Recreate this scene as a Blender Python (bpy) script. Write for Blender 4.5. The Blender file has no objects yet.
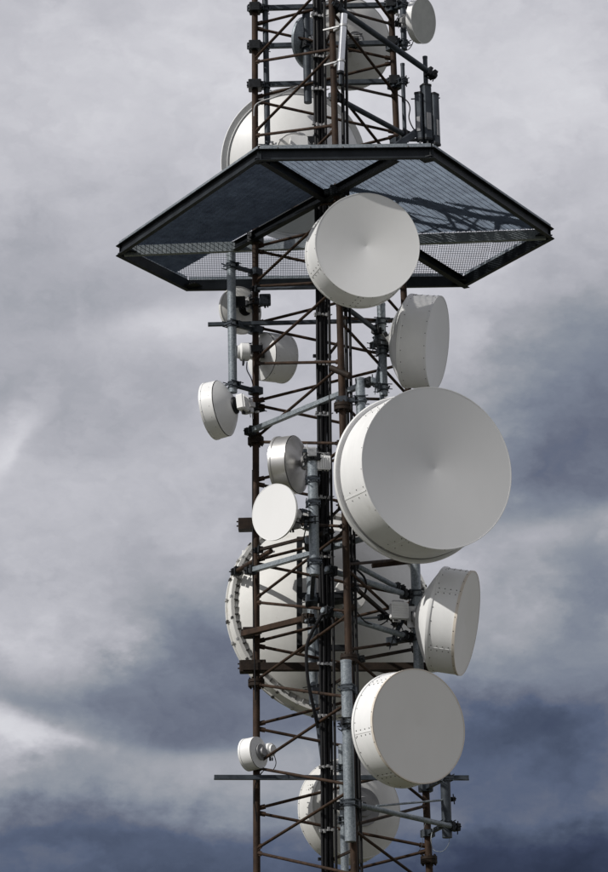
import bpy, math, random
from math import sin, cos, pi, radians as R_
from mathutils import Vector as V, Matrix

random.seed(7)
scene = bpy.context.scene
COL = scene.collection

# ------------------------------------------------------------------ camera
ELEV, DIST, YAW, ROLL, FPX = R_(16.3), 50.0, R_(-.46), R_(-1.2), 2850.0   # FPX: focal length in pixels of the 608x872 photo
CAM = V((-.18, -DIST * cos(ELEV), 1.7))
FW = V((sin(YAW) * cos(ELEV), cos(YAW) * cos(ELEV), sin(ELEV)))
_r0 = V((cos(YAW), -sin(YAW), 0)); _u0 = _r0.cross(FW)
RT = _r0 * cos(ROLL) + _u0 * sin(ROLL)
UP = _u0 * cos(ROLL) - _r0 * sin(ROLL)
cd = bpy.data.cameras.new('camera'); cam = bpy.data.objects.new('camera', cd); COL.objects.link(cam)
cd.sensor_fit = 'VERTICAL'; cd.sensor_height = 36; cd.sensor_width = 24
cd.lens = FPX / 872 * 36; cd.clip_start = .5; cd.clip_end = 20000
m = Matrix((RT, UP, -FW)).transposed().to_4x4(); m.translation = CAM
cam.matrix_world = m
scene.camera = cam

def at(u, v, Y):
    """world point on the depth plane y = Y seen at photo pixel (u, v)"""
    d = FW + RT * ((u - 304) / FPX) + UP * ((436 - v) / FPX)
    return CAM + d * ((Y - CAM.y) / d.y)
def mpp(p):            # metres per photo pixel at point p
    return (p - CAM).dot(FW) / FPX

# ------------------------------------------------------------------ exposure, sun, sky
scene.view_settings.view_transform = 'Standard'; scene.view_settings.look = 'None'
scene.view_settings.exposure = 0; scene.view_settings.gamma = 1
SUN_AZ, SUN_EL = R_(-57.5), R_(40)          # azimuth from the direction tower -> camera, negative = to the left
S = V((sin(SUN_AZ) * cos(SUN_EL), -cos(SUN_AZ) * cos(SUN_EL), sin(SUN_EL)))
sd = bpy.data.lights.new('sun', 'SUN'); sd.energy = 3.6; sd.angle = R_(.6); sd.color = (1, .972, .93)
so = bpy.data.objects.new('sun', sd); COL.objects.link(so); so.location = (-40, -20, 60)
so.rotation_euler = S.to_track_quat('Z', 'Y').to_euler()

world = bpy.data.worlds.new('World'); scene.world = world; world.use_nodes = True
wt = world.node_tree; wt.nodes.clear()
def wn(t, **k):
    n = wt.nodes.new(t)
    for a, b in k.items(): setattr(n, a, b)
    return n
def wl(a, b): wt.links.new(a, b)
def wmath(op, a, b=None, c=None):
    n = wn('ShaderNodeMath', operation=op)
    for i, x in enumerate((a, b, c)):
        if x is None: continue
        if isinstance(x, (int, float)): n.inputs[i].default_value = x
        else: wl(x, n.inputs[i])
    return n.outputs[0]
def wvec(op, a, b=None):
    n = wn('ShaderNodeVectorMath', operation=op)
    for i, x in enumerate((a, b)):
        if x is None: continue
        if isinstance(x, (tuple, list)): n.inputs[i].default_value = x
        else: wl(x, n.inputs[i])
    return n.outputs['Value'] if op in ('LENGTH', 'DOT_PRODUCT') else n.outputs[0]
def wnoise(vec, scale, detail=6, rough=.55, dist=0.0):
    n = wn('ShaderNodeTexNoise'); wl(vec, n.inputs['Vector'])
    n.inputs['Scale'].default_value = scale; n.inputs['Detail'].default_value = detail
    n.inputs['Roughness'].default_value = rough; n.inputs['Distortion'].default_value = dist
    return n.outputs['Fac'], n.outputs['Color']
tc = wn('ShaderNodeTexCoord')
DIRV = tc.outputs['Generated']
stretch = wvec('MULTIPLY', DIRV, (1, 1, 1.6))
_, wob = wnoise(stretch, 30, 5, .55)
warp = wvec('MULTIPLY', wvec('SUBTRACT', wob, (.5, .5, .5)), (.05, .05, .026))
_, wob2 = wnoise(stretch, 110, 6, .6)
warp = wvec('ADD', warp, wvec('MULTIPLY', wvec('SUBTRACT', wob2, (.5, .5, .5)), (.016, .016, .010)))
dw = wvec('ADD', DIRV, warp)
fine, _ = wnoise(wvec('ADD', DIRV, warp), 42, 8, .52, .2)
mid, _ = wnoise(stretch, 17, 6, .5, .2)
big, _ = wnoise(DIRV, 2.3, 6, .5)
# clouds: broad banks placed by direction (photo pixel, half-widths in pixels, brightness step), broken up by noise;
# the value is the display level of the cloud, 0..1
val = wmath('MULTIPLY_ADD', wmath('SUBTRACT', big, .5), .25, .70)
val = wmath('ADD', val, wmath('MULTIPLY', wmath('SUBTRACT', mid, .5), .12))
val = wmath('ADD', val, wmath('MULTIPLY', wmath('SUBTRACT', fine, .5), .15))
bil, _ = wnoise(wvec('ADD', wvec('MULTIPLY', DIRV, (1, 1, 1.25)), warp), 46, 8, .56)
billow = wmath('SUBTRACT', 1.0, wmath('ABSOLUTE', wmath('MULTIPLY_ADD', bil, 5.0, -2.5)))      # lumpy, creased cloud tops
val = wmath('ADD', val, wmath('MULTIPLY', wmath('SUBTRACT', billow, .45), .014))
BANKS = [
    (140, 90, 300, 160, 0.093),
    (520, 90, 200, 150, 0.082),
    (40, 265, 150, 70, -0.069),
    (180, 335, 110, 50, 0.009),
    (60, 370, 110, 50, -0.059),
    (0, 460, 60, 60, 0.015),
    (110, 490, 150, 60, 0.041),
    (570, 370, 120, 90, -0.235),
    (595, 450, 90, 60, -0.096),
    (540, 470, 80, 40, -0.105),
    (565, 545, 90, 30, -0.156),
    (500, 600, 80, 40, 0.015),
    (590, 645, 60, 30, -0.118),
    (590, 595, 50, 25, -0.130),
    (200, 650, 100, 40, -0.246),
    (60, 660, 100, 35, 0.236),
    (170, 710, 130, 28, -0.022),
    (330, 690, 150, 60, -0.002),
    (20, 735, 90, 22, 0.183),
    (100, 765, 120, 25, -0.093),
    (220, 765, 80, 25, 0.051),
    (540, 735, 150, 50, -0.380),
    (500, 800, 100, 28, -0.119),
    (30, 825, 120, 25, -0.223),
    (220, 840, 100, 25, -0.110),
    (580, 850, 130, 35, -0.249),
    (300, 900, 700, 60, -0.383),
    (15, 605, 60, 50, 0.021),
    (480, 345, 100, 90, 0.162),
    (20, 698, 60, 12, 0.014),
]
for u, v, su, sv, amp in BANKS:
    d = (FW + RT * ((u - 304) / FPX) + UP * ((436 - v) / FPX)).normalized()
    q = wvec('SUBTRACT', dw, tuple(d))
    q = wvec('MULTIPLY', q, (FPX / su, FPX / su, FPX / sv))
    l = wvec('LENGTH', q)
    g = wmath('EXPONENT', wmath('MULTIPLY', wmath('MULTIPLY', l, l), -.75))
    val = wmath('MULTIPLY_ADD', g, amp, val)
# crisp cloud edges: (curve v(u) = c0 + c1 u + c2 u^2, step width, fade, envelope centre and size, brightness step above / below)
dlow = wvec('ADD', DIRV, wvec('MULTIPLY', warp, (.26, .26, .26)))
kf = wmath('DIVIDE', FPX, wvec('DOT_PRODUCT', dlow, tuple(FW)))
PU = wmath('MULTIPLY_ADD', wvec('DOT_PRODUCT', dlow, tuple(RT)), kf, 304.0)
PV = wmath('SUBTRACT', 436.0, wmath('MULTIPLY', wvec('DOT_PRODUCT', dlow, tuple(UP)), kf))
for c0, c1, c2, w, fade, u, v, su, sv, amp, sgn in (
        (704, .50, -.0013, 4.5, 75, 120, 700, 230, 110, -.27, 1),       # dark base over the bright gap, lower left
        (345, -.25, .0002, 5.0, 50, 165, 330, 90, 80, .13, -1),         # bright tops beside the left pole
        (640, -.22, .0, 5.5, 45, 570, 530, 120, 80, .18, -1),            # lighter layer, right
        (800, .02, .0, 7.0, 34, 510, 805, 90, 60, .08, -1),              # puff above the dark foot, lower right
        (480, -1.3, .0, 6.0, 45, 8, 445, 45, 50, .14, 1),                # white lump at the left border
        (826, .02, .0, 3.0, 16, 60, 828, 260, 40, .06, 1)):              # thin pale streak at the foot
    e_ = wmath('SUBTRACT', wmath('MULTIPLY_ADD', PU, wmath('MULTIPLY_ADD', PU, c2, c1), c0), PV)      # > 0 above the edge
    e_ = wmath('MULTIPLY', e_, sgn)
    sg = wmath('DIVIDE', 1.0, wmath('ADD', 1.0, wmath('EXPONENT', wmath('MAXIMUM', wmath('MULTIPLY', e_, -1.0 / w), -30.0))))
    fd = wmath('EXPONENT', wmath('MULTIPLY', wmath('POWER', wmath('DIVIDE', e_, fade), 2.0), -1.0))
    d = (FW + RT * ((u - 304) / FPX) + UP * ((436 - v) / FPX)).normalized()
    l = wvec('LENGTH', wvec('MULTIPLY', wvec('SUBTRACT', DIRV, tuple(d)), (FPX / su, FPX / su, FPX / sv)))
    g = wmath('EXPONENT', wmath('MULTIPLY', wmath('MULTIPLY', l, l), -.75))
    val = wmath('MULTIPLY_ADD', wmath('MULTIPLY', wmath('MULTIPLY', sg, fd), g), amp, val)
def lin(c): return tuple((x / 255 / 12.92) if x < 10 else ((x / 255 + .055) / 1.055) ** 2.4 for x in c)
ramp = wn('ShaderNodeValToRGB'); wl(val, ramp.inputs[0])
els = ramp.color_ramp.elements
els[0].position = .12; els[0].color = (*lin((26, 32, 52)), 1)
els[1].position = .93; els[1].color = (*lin((235, 237, 241)), 1)
for c in ((56, 64, 88), (71, 80, 101), (87, 97, 120), (103, 109, 126), (123, 130, 145), (139, 145, 156), (157, 160, 168), (172, 173, 181), (197, 197, 204), (211, 211, 217)):
    e = els.new(c[1] / 255); e.color = (*lin(c), 1)
sky = wn('ShaderNodeTexSky', sky_type='NISHITA', sun_disc=False)
sky.sun_elevation = SUN_EL; sky.sun_rotation = math.atan2(S.x, S.y); sky.altitude = 600
skyc = wvec('MULTIPLY', sky.outputs[0], (.07, .07, .07))
mixc = wn('ShaderNodeMix', data_type='RGBA'); mixc.inputs[0].default_value = .97
wl(skyc, mixc.inputs[6]); wl(ramp.outputs[0], mixc.inputs[7])
bg = wn('ShaderNodeBackground'); wl(mixc.outputs[2], bg.inputs[0]); bg.inputs[1].default_value = 1.0
wo = wn('ShaderNodeOutputWorld'); wl(bg.outputs[0], wo.inputs[0])

# ------------------------------------------------------------------ materials
def material(name, c0, c1, rough=.55, metal=0.0, scale=6, detail=6, bump=0.0, bscale=60, spots=None, voro=None, aniso=(1, 1, 1), spec=.35):
    """two-tone noise material; spots = (colour, scale, threshold) for wear patches; voro = spangle scale"""
    M = bpy.data.materials.new(name); M.use_nodes = True
    nt = M.node_tree; b = nt.nodes['Principled BSDF']
    t = nt.nodes.new('ShaderNodeTexCoord'); mp = nt.nodes.new('ShaderNodeMapping'); mp.inputs['Scale'].default_value = aniso
    nt.links.new(t.outputs['Object'], mp.inputs[0])
    n = nt.nodes.new('ShaderNodeTexNoise'); n.inputs['Scale'].default_value = scale; n.inputs['Detail'].default_value = detail
    n.inputs['Roughness'].default_value = .62
    nt.links.new(mp.outputs[0], n.inputs['Vector'])
    fac = n.outputs['Fac']
    if voro:
        vo = nt.nodes.new('ShaderNodeTexVoronoi'); vo.inputs['Scale'].default_value = voro
        nt.links.new(t.outputs['Object'], vo.inputs['Vector'])
        sx = nt.nodes.new('ShaderNodeSeparateXYZ'); nt.links.new(vo.outputs['Color'], sx.inputs[0])
        mm = nt.nodes.new('ShaderNodeMath'); mm.operation = 'MULTIPLY_ADD'; mm.inputs[1].default_value = .35
        nt.links.new(sx.outputs[0], mm.inputs[0]); ms = nt.nodes.new('ShaderNodeMath'); ms.operation = 'MULTIPLY'; ms.inputs[1].default_value = .65
        nt.links.new(fac, ms.inputs[0]); nt.links.new(ms.outputs[0], mm.inputs[2]); fac = mm.outputs[0]
    r = nt.nodes.new('ShaderNodeValToRGB'); nt.links.new(fac, r.inputs[0])
    r.color_ramp.elements[0].position = .32; r.color_ramp.elements[1].position = .68
    r.color_ramp.elements[0].color = (*c0, 1); r.color_ramp.elements[1].color = (*c1, 1)
    colo = r.outputs[0]
    if spots:
        sc, ss, th = spots
        n2 = nt.nodes.new('ShaderNodeTexNoise'); n2.inputs['Scale'].default_value = ss; n2.inputs['Detail'].default_value = 7; n2.inputs['Roughness'].default_value = .7
        nt.links.new(mp.outputs[0], n2.inputs['Vector'])
        mr = nt.nodes.new('ShaderNodeMapRange'); mr.inputs[1].default_value = th; mr.inputs[2].default_value = th + .1
        nt.links.new(n2.outputs['Fac'], mr.inputs[0])
        mx = nt.nodes.new('ShaderNodeMix'); mx.data_type = 'RGBA'
        nt.links.new(mr.outputs[0], mx.inputs[0]); nt.links.new(colo, mx.inputs[6]); mx.inputs[7].default_value = (*sc, 1)
        colo = mx.outputs[2]
    nt.links.new(colo, b.inputs['Base Color'])
    b.inputs['Roughness'].default_value = rough; b.inputs['Specular IOR Level'].default_value = spec; b.inputs['Metallic'].default_value = metal
    if bump:
        n3 = nt.nodes.new('ShaderNodeTexNoise'); n3.inputs['Scale'].default_value = bscale; n3.inputs['Detail'].default_value = 4
        nt.links.new(t.outputs['Object'], n3.inputs['Vector'])
        bp = nt.nodes.new('ShaderNodeBump'); bp.inputs['Strength'].default_value = bump; bp.inputs['Distance'].default_value = .01
        nt.links.new(n3.outputs['Fac'], bp.inputs['Height']); nt.links.new(bp.outputs[0], b.inputs['Normal'])
    return M
M = {}
M['rust'] = material('weathered_brown_steel', (.016, .0092, .0058), (.052, .030, .018), .68, .0, 7, 8, .3, 40, ((.10, .07, .052), 5, .63), aniso=(1, 1, .5), spec=.2)
M['rustdark'] = material('dark_brown_steel', (.010, .0065, .0045), (.028, .018, .012), .68, 0, 7, 8, .3, 40, spec=.2)
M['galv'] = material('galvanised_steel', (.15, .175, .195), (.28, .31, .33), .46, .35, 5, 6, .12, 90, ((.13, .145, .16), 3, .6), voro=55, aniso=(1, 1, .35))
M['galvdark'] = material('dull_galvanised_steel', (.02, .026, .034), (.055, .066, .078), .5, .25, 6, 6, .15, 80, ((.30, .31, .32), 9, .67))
M['black'] = material('black_rubber', (.003, .003, .0035), (.007, .007, .008), .5, 0, 9, spec=.2)
M['darksteel'] = material('dark_steel', (.006, .007, .008), (.019, .021, .024), .5, .2, 12, 6, .2, spec=.25)
M['white'] = material('white_painted_metal', (.72, .72, .71), (.80, .80, .79), .42, 0, 3, 6, .03, 20, ((.60, .585, .55), 2.2, .66), aniso=(1, 1, .4))
M['radome'] = material('white_radome_fabric', (.735, .735, .73), (.762, .762, .758), .55, 0, 1.6, 7, .08, 1.8, ((.715, .71, .695), 2.4, .66), aniso=(1, 1, .5))
M['radomewarm'] = material('warm_white_radome_fabric', (.72, .705, .665), (.75, .735, .695), .55, 0, 1.6, 7, .06, 1.8, ((.70, .68, .63), 2.4, .66), aniso=(1, 1, .5))
M['radomebright'] = material('bright_white_radome', (.80, .80, .79), (.84, .84, .835), .5, 0, 1.5, 5, .02, 30)
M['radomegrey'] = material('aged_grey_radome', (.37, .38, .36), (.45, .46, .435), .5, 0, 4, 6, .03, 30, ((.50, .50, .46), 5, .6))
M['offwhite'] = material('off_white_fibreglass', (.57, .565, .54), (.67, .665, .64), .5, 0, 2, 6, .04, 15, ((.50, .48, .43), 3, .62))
M['creamrim'] = material('cream_rim_band', (.60, .54, .46), (.70, .64, .56), .5, 0, 6)
M['greyhub'] = material('grey_painted_metal', (.21, .21, .215), (.30, .30, .305), .5, .1, 4)
M['alu'] = material('spun_aluminium', (.52, .51, .49), (.66, .65, .63), .36, .85, 3, 6, .02, 30)
M['chrome'] = material('bright_metal_tube', (.55, .56, .57), (.72, .73, .74), .2, .95, 3)
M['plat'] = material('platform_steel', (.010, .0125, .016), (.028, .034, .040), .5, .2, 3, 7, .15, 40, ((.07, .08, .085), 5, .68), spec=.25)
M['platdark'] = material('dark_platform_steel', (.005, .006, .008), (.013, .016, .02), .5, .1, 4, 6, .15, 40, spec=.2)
M['grate'] = material('grating_steel', (.06, .08, .115), (.12, .155, .205), .5, .25, 5, 6)
M['bolt'] = material('dark_bolt_steel', (.03, .03, .03), (.09, .085, .08), .5, .3, 30)
M['silver'] = material('zinc_fittings', (.36, .36, .36), (.58, .58, .57), .4, .5, 20)
M['ground'] = material('moorland_turf', (.030, .034, .016), (.075, .072, .038), .95, 0, .35, 10, .6, 6)
M['concrete'] = material('concrete', (.22, .215, .20), (.33, .32, .30), .9, 0, 3, 8, .3, 40)

# ------------------------------------------------------------------ mesh helpers
def frame(n):
    n = n.normalized()
    a = V((0, 0, 1)) if abs(n.z) < .95 else V((1, 0, 0))
    x = a.cross(n).normalized(); y = n.cross(x)
    return x, y, n
class MB:
    def __init__(s): s.v = []; s.f = []
    def add(s, vs, fs):
        o = len(s.v); s.v += vs; s.f += [tuple(i + o for i in f) for f in fs]; return s
    def lathe(s, o, n, prof, seg=48, a0=0.0, a1=2 * pi):
        """prof: (distance along n, radius)"""
        x, y, n = frame(n); full = abs(a1 - a0 - 2 * pi) < 1e-6
        k = seg if full else seg + 1; vs = []; fs = []
        for d, r in prof:
            for i in range(k):
                t = a0 + (a1 - a0) * i / seg
                vs.append(o + n * d + x * (r * cos(t)) + y * (r * sin(t)))
        for j in range(len(prof) - 1):
            for i in range(seg):
                i2 = (i + 1) % k
                fs.append((j * k + i, j * k + i2, (j + 1) * k + i2, (j + 1) * k + i))
        return s.add(vs, fs)
    def tube(s, a, b, r, seg=14, r2=None):
        n = b - a; L = n.length; r2 = r if r2 is None else r2
        e = min(.006, L * .2, r * .3)
        return s.lathe(a, n, [(0, 0.0005), (0, r - e), (e, r), (L - e, r2), (L, r2 - e), (L, .0005)], seg)
    def pipe(s, pts, r, seg=8):
        vs = []; fs = []; prev = None
        for i, p in enumerate(pts):
            t = (pts[min(i + 1, len(pts) - 1)] - pts[max(i - 1, 0)]).normalized()
            if prev is None: x, y, _ = frame(t)
            else:
                x = (prev - t * prev.dot(t)).normalized(); y = t.cross(x)
            prev = x
            vs += [p + x * (r * cos(2 * pi * k / seg)) + y * (r * sin(2 * pi * k / seg)) for k in range(seg)]
        for i in range(len(pts) - 1):
            for k in range(seg):
                fs.append((i * seg + k, i * seg + (k + 1) % seg, (i + 1) * seg + (k + 1) % seg, (i + 1) * seg + k))
        fs.append(tuple(range(seg - 1, -1, -1))); fs.append(tuple((len(pts) - 1) * seg + k for k in range(seg)))
        return s.add(vs, fs)
    def box(s, c, x, y, z, bev=0.0):
        """c centre, x/y/z half-extent vectors; bev chamfers the edges along z"""
        if bev:
            bx = x.normalized() * bev; by = y.normalized() * bev
            ring = [x - bx + y, x + y - by, x - y + by, x - bx - y, -x + bx - y, -x - y + by, -x + y - by, -x + bx + y]
            vs = [c + q - z for q in ring] + [c + q + z for q in ring]
            fs = [tuple((i, (i + 1) % 8, 8 + (i + 1) % 8, 8 + i)) for i in range(8)] + [tuple(range(7, -1, -1)), tuple(range(8, 16))]
            return s.add(vs, fs)
        vs = [c + x * i + y * j + z * k for k in (-1, 1) for j in (-1, 1) for i in (-1, 1)]
        return s.add(vs, [(0, 2, 3, 1), (4, 5, 7, 6), (0, 1, 5, 4), (2, 6, 7, 3), (0, 4, 6, 2), (1, 3, 7, 5)])
    def beam(s, a, b, up, w, h, bev=.006):
        """rectangular bar a->b, width w across, height h along up"""
        n = (b - a).normalized(); u = (up - n * up.dot(n)).normalized(); x = n.cross(u)
        return s.box((a + b) / 2, x * (w / 2), u * (h / 2), (b - a) / 2, bev)
    def section(s, a, b, up, poly):
        """extrude a closed 2D outline (across, up) from a to b"""
        n = (b - a).normalized(); u = (up - n * up.dot(n)).normalized(); x = n.cross(u); k = len(poly)
        vs = [a + x * p + u * q for p, q in poly] + [b + x * p + u * q for p, q in poly]
        fs = [(i, (i + 1) % k, k + (i + 1) % k, k + i) for i in range(k)] + [tuple(range(k - 1, -1, -1)), tuple(range(k, 2 * k))]
        return s.add(vs, fs)
ORIG = {}
def link(name, mb, mat, parent=None, origin=None, angle=38):
    if parent is not None:
        rt = parent
        while rt.parent: rt = rt.parent
        o0 = ORIG[rt.name]
    else:
        o0 = origin if origin is not None else sum(mb.v, V()) / len(mb.v)
    me = bpy.data.meshes.new(name)
    me.from_pydata([tuple(p - o0) for p in mb.v], [], mb.f)
    me.polygons.foreach_set('use_smooth', [True] * len(me.polygons))
    me.validate(); me.update()
    me.set_sharp_from_angle(angle=R_(angle))
    me.materials.append(M[mat])
    o = bpy.data.objects.new(name, me); COL.objects.link(o)
    if parent is not None: o.parent = parent
    else: o.location = o0; ORIG[o.name] = o0
    return o
def tag(o, label, cat, group=None):
    o['label'] = label; o['category'] = cat
    if group: o['group'] = group
    return o
def thing(name, loc, label, cat, group=None):
    o = bpy.data.objects.new(name, None); COL.objects.link(o); o.location = loc; o.empty_display_size = .1
    ORIG[o.name] = V(loc); return tag(o, label, cat, group)
Z = V((0, 0, 1))
def lerp(a, b, t): return a + (b - a) * t

# ------------------------------------------------------------------ ground
g = MB(); N = 40
xs = [math.copysign(abs(i / N) ** 3 * 6000, i) for i in range(-N, N + 1)]
for j in xs:
    for i in xs:
        rr = math.hypot(i, j)
        g.v.append(V((i, j, -.05 + (0 if rr < 12 else .25 * sin(i * .05) * cos(j * .043) * min(1, (rr - 12) / 60)) - (max(0, rr - 90) ** 1.35) * .004)))
k = 2 * N + 1
g.f = [(j * k + i, j * k + i + 1, (j + 1) * k + i + 1, (j + 1) * k + i) for j in range(2 * N) for i in range(2 * N)]
o = link('ground', g, 'ground', origin=V()); o['kind'] = 'structure'
b = MB(); b.box(V((0, 0, .1)), V((2.6, 0, 0)), V((0, 2.6, 0)), V((0, 0, .2)), .05)
o = link('concrete_plinth', b, 'concrete'); tag(o, 'square concrete plinth under the lattice tower legs', 'plinth')

# ------------------------------------------------------------------ lattice tower
TH = R_(3.9)
ANG = {'L': TH - 2 * pi / 3, 'M': TH, 'R': TH + 2 * pi / 3}
def leg(k, z):
    r = 1.704 - (z - 8.42) * .01489
    return V((r * sin(ANG[k]), -r * cos(ANG[k]), z))
def leg_at(k, v):
    """point of leg k at photo row v"""
    z = 15.0
    for _ in range(12):
        p = leg(k, z); q = p - CAM; vv = 436 - FPX * q.dot(UP) / q.dot(FW); z += (vv - v) * mpp(p)
    return leg(k, z)
tower = thing('lattice_tower', (0, 0, .3), 'tall rusty brown three legged lattice tower carrying all the dish antennas', 'lattice tower')
TOPZ = 29.5; PER = 1.4596; Z0 = 23.184
LEGO = {}
for k in 'LMR':
    b = MB(); n = 12
    b.tube(leg(k, .28), leg(k, TOPZ), .066, 18, .056)
    LEGO[k] = link('leg', b, 'rust', tower)
for k, vs in (('L', (441, 683)), ('M', (407, 659)), ('R', (860,))):
    for v in vs:
        c = leg_at(k, v); b = MB()
        b.lathe(c, Z, [(-.06, .066), (-.06, .15), (-.008, .15), (-.008, .135), (.008, .135), (.008, .15), (.06, .15), (.06, .06)], 10)
        for i in range(8):
            q = c + V((cos(i * pi / 4 + .2), sin(i * pi / 4 + .2), 0)) * .115
            b.tube(q - Z * .095, q + Z * .095, .017, 6)
        link('flange', b, 'rustdark', LEGO[k])
for k in 'LMR':
    c = leg(k, .31); b = MB(); b.lathe(c, Z, [(-.02, .22), (.04, .22), (.04, .07)], 16); link('base_plate', b, 'rustdark', LEGO[k])
def brace(p, q, r=.027):
    d = (q - p).normalized(); b = MB()
    b.tube(p + d * .03, q - d * .03, r, 10)
    for e, s in ((p, 1), (q, -1)):
        c = e + d * (s * .095); x, y, _ = frame(d)
        b.box(c, x * .008, y * .042, d * .06)
    return link('brace', b, 'rust', tower)
for i in range(-5, 16):
    def zz(t): return Z0 - PER * t
    for (ka, oa, kb, ob) in (('L', 0, 'M', .55), ('M', 0, 'R', .47), ('R', 0, 'L', .53)):
        for za, zb in ((zz(i + oa), zz(i + ob)), (zz(i + 1 + oa), zz(i + ob))):
            if min(za, zb) > .4 and max(za, zb) < TOPZ - .05:
                pa, pb = leg(ka, za), leg(kb, zb)
                off = Z * (.035 if za > zb else -.035)
                brace(pa - off * 1.0, pb + off * 1.0)
# bolted gusset boxes and clamps on the legs
def leg_block(k, v, w, h, mat, du=0.0):
    c = leg_at(k, v) + V((du, -.02, 0)); b = MB()
    b.box(c, V((w / 2, 0, 0)), V((0, .13, 0)), Z * (h / 2), .02)
    b.tube(c + V((-w / 2 - .03, -.09, h * .2)), c + V((w / 2 + .03, -.09, h * .2)), .014, 6)
    b.tube(c + V((-w / 2 - .03, -.09, -h * .2)), c + V((w / 2 + .03, -.09, -h * .2)), .014, 6)
    return link('leg_clamp', b, mat, tower)
leg_block('L', 525, .42, .2, 'rustdark', -.1)
leg_block('L', 633, .30, .16, 'rustdark', -.08)
leg_block('L', 667, .46, .2, 'rustdark', -.06)
leg_block('L', 9, .20, .16, 'darksteel'); leg_block('L', 47, .22, .16, 'darksteel'); leg_block('L', 86, .24, .16, 'darksteel')
for v in (5, 43, 82): leg_block('R', v, .2, .16, 'darksteel')
leg_block('M', 445, .22, .1, 'rustdark'); leg_block('M', 505, .24, .14, 'rustdark')

# ------------------------------------------------------------------ work platform
def plat_pt(u, v, z):
    d = FW + RT * ((u - 304) / FPX) + UP * ((436 - v) / FPX); return CAM + d * ((z - CAM.z) / d.z)
PZ = at(331, 222, 0).z
HEX = [plat_pt(u, v, PZ) for u, v in ((260, 156), (431, 154), (549, 234), (463, 281), (189, 285), (121, 251))]
FL, FR, RC, BR, BL, LC = HEX
B3a, B3b = plat_pt(399, 154.5, PZ), plat_pt(164, 285, PZ)      # line of the beam left of the tower
platform = thing('work_platform', (0, 0, PZ), 'dark steel hexagonal work platform with open grating floor around the tower', 'platform')
cen = sum(HEX, V()) / 6
def side(p, q, r):   # >0 : r left of p->q
    return (q.x - p.x) * (r.y - p.y) - (q.y - p.y) * (r.x - p.x)
for i in range(6):
    p, q = HEX[i], HEX[(i + 1) % 6]
    d = (q - p).normalized(); out = d.cross(Z)
    if out.dot((p + q) / 2 - cen) < 0: out = -out
    # channel open outwards: web inside, flanges out
    b = MB(); n = d; h = .1; w = .085; t = .009
    poly = [(0, -h), (w, -h), (w, -h + t), (t, -h + t), (t, h - t), (w, h - t), (w, h), (0, h)]
    sgn = 1 if n.cross(Z).dot(out) > 0 else -1
    poly = [(x * sgn, y) for x, y in poly]
    if sgn < 0: poly = poly[::-1]
    b.section(p - d * .046 + Z * (.003 * (i % 2)), q + d * .046 + Z * (.003 * (i % 2)), Z, poly)
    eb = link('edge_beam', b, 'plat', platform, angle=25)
    # clip bolts along the lower flange and the grating clips on the top
    L = (q - p).length; b = MB()
    for j in range(int(L / .55)):
        c = p + d * (.3 + j * .55) + out * .05
        b.tube(c + Z * .1, c + Z * .135, .014, 6)
    link('clip_bolts', b, 'bolt', eb)['kind'] = 'stuff'
    # toe angle standing above the edge
    b = MB(); b.section(p + Z * .106 + out * .04, q + Z * .106 + out * .04, Z, [(-.004, 0), (.004, 0), (.004, .07), (-.004, .07)])
    link('toe_plate', b, 'galv', platform)
    # corner gusset
    b = MB(); b.box(p - Z * .045 + (cen - p).normalized() * .12, d * .13, out * .13, Z * .008); link('corner_gusset', b, 'platdark', platform)
# three floor beams parallel to the long edges; the rear one is a channel with its web to the front
hI = .1
def cross2(p, q, a_, c_):
    t = side(a_, c_, p) / (side(a_, c_, p) - side(a_, c_, q)); return p + (q - p) * t
for p, q in ((LC, RC), (FL, BR), (B3a, cross2(B3a, B3b, LC, RC))):
    d = (q - p).normalized(); b = MB(); w = .06; t = .008
    if p is LC:
        prof = [(.05, -hI), (.05, hI - .02), (-.05, hI - .02), (-.05, hI - .03), (.042, hI - .03), (.042, -hI + .01), (-.05, -hI + .01), (-.05, -hI)]
        if d.cross(Z).y > 0: prof = [(-x_, y_) for x_, y_ in prof][::-1]
    else:
        prof = [(-w, -hI), (w, -hI), (w, -hI + t), (t / 2, -hI + t), (t / 2, hI - t - .04), (w, hI - t - .04), (w, hI - .04), (-w, hI - .04), (-w, hI - t - .04), (-t / 2, hI - t - .04), (-t / 2, -hI + t), (-w, -hI + t)]
    b.section(p + d * .06, q - d * .06 + d * (.22 if q is BR else 0), Z, prof)
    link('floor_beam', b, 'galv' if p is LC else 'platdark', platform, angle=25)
# short bearers that hang the beams on the tower legs
for k in 'LMR':
    c = leg(k, PZ - .02); cc = V((cen.x, cen.y, c.z)); dirv = V((c.x, c.y, 0)).normalized()
    b = MB(); tdir = dirv.cross(Z)
    b.beam(c - tdir * .22, c + tdir * .22, Z, .07, .10); b.box(c, tdir * .12, dirv * .12, Z * .09, .02)
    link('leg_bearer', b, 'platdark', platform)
def clip_poly(poly, p, q, keep):
    out = []
    for i in range(len(poly)):
        a, c = poly[i], poly[(i + 1) % len(poly)]
        sa, sc = side(p, q, a) * keep, side(p, q, c) * keep
        if sa >= 0: out.append(a)
        if sa * sc < 0: out.append(a + (c - a) * (sa / (sa - sc)))
    return out
def clip_seg(poly, o, d):
    lo, hi = -50.0, 50.0
    n = len(poly); ar = sum(side(poly[0], poly[i], poly[i + 1]) for i in range(1, n - 1)); sg = 1 if ar > 0 else -1
    for i in range(n):
        p, q = poly[i], poly[(i + 1) % n]
        s0 = side(p, q, o) * sg; s1 = (side(p, q, o + d) * sg) - s0
        if abs(s1) < 1e-12:
            if s0 < 0: return None
        else:
            t = -s0 / s1
            if s1 > 0: lo = max(lo, t)
            else: hi = min(hi, t)
    return (lo, hi) if hi - lo > .02 else None
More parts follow.
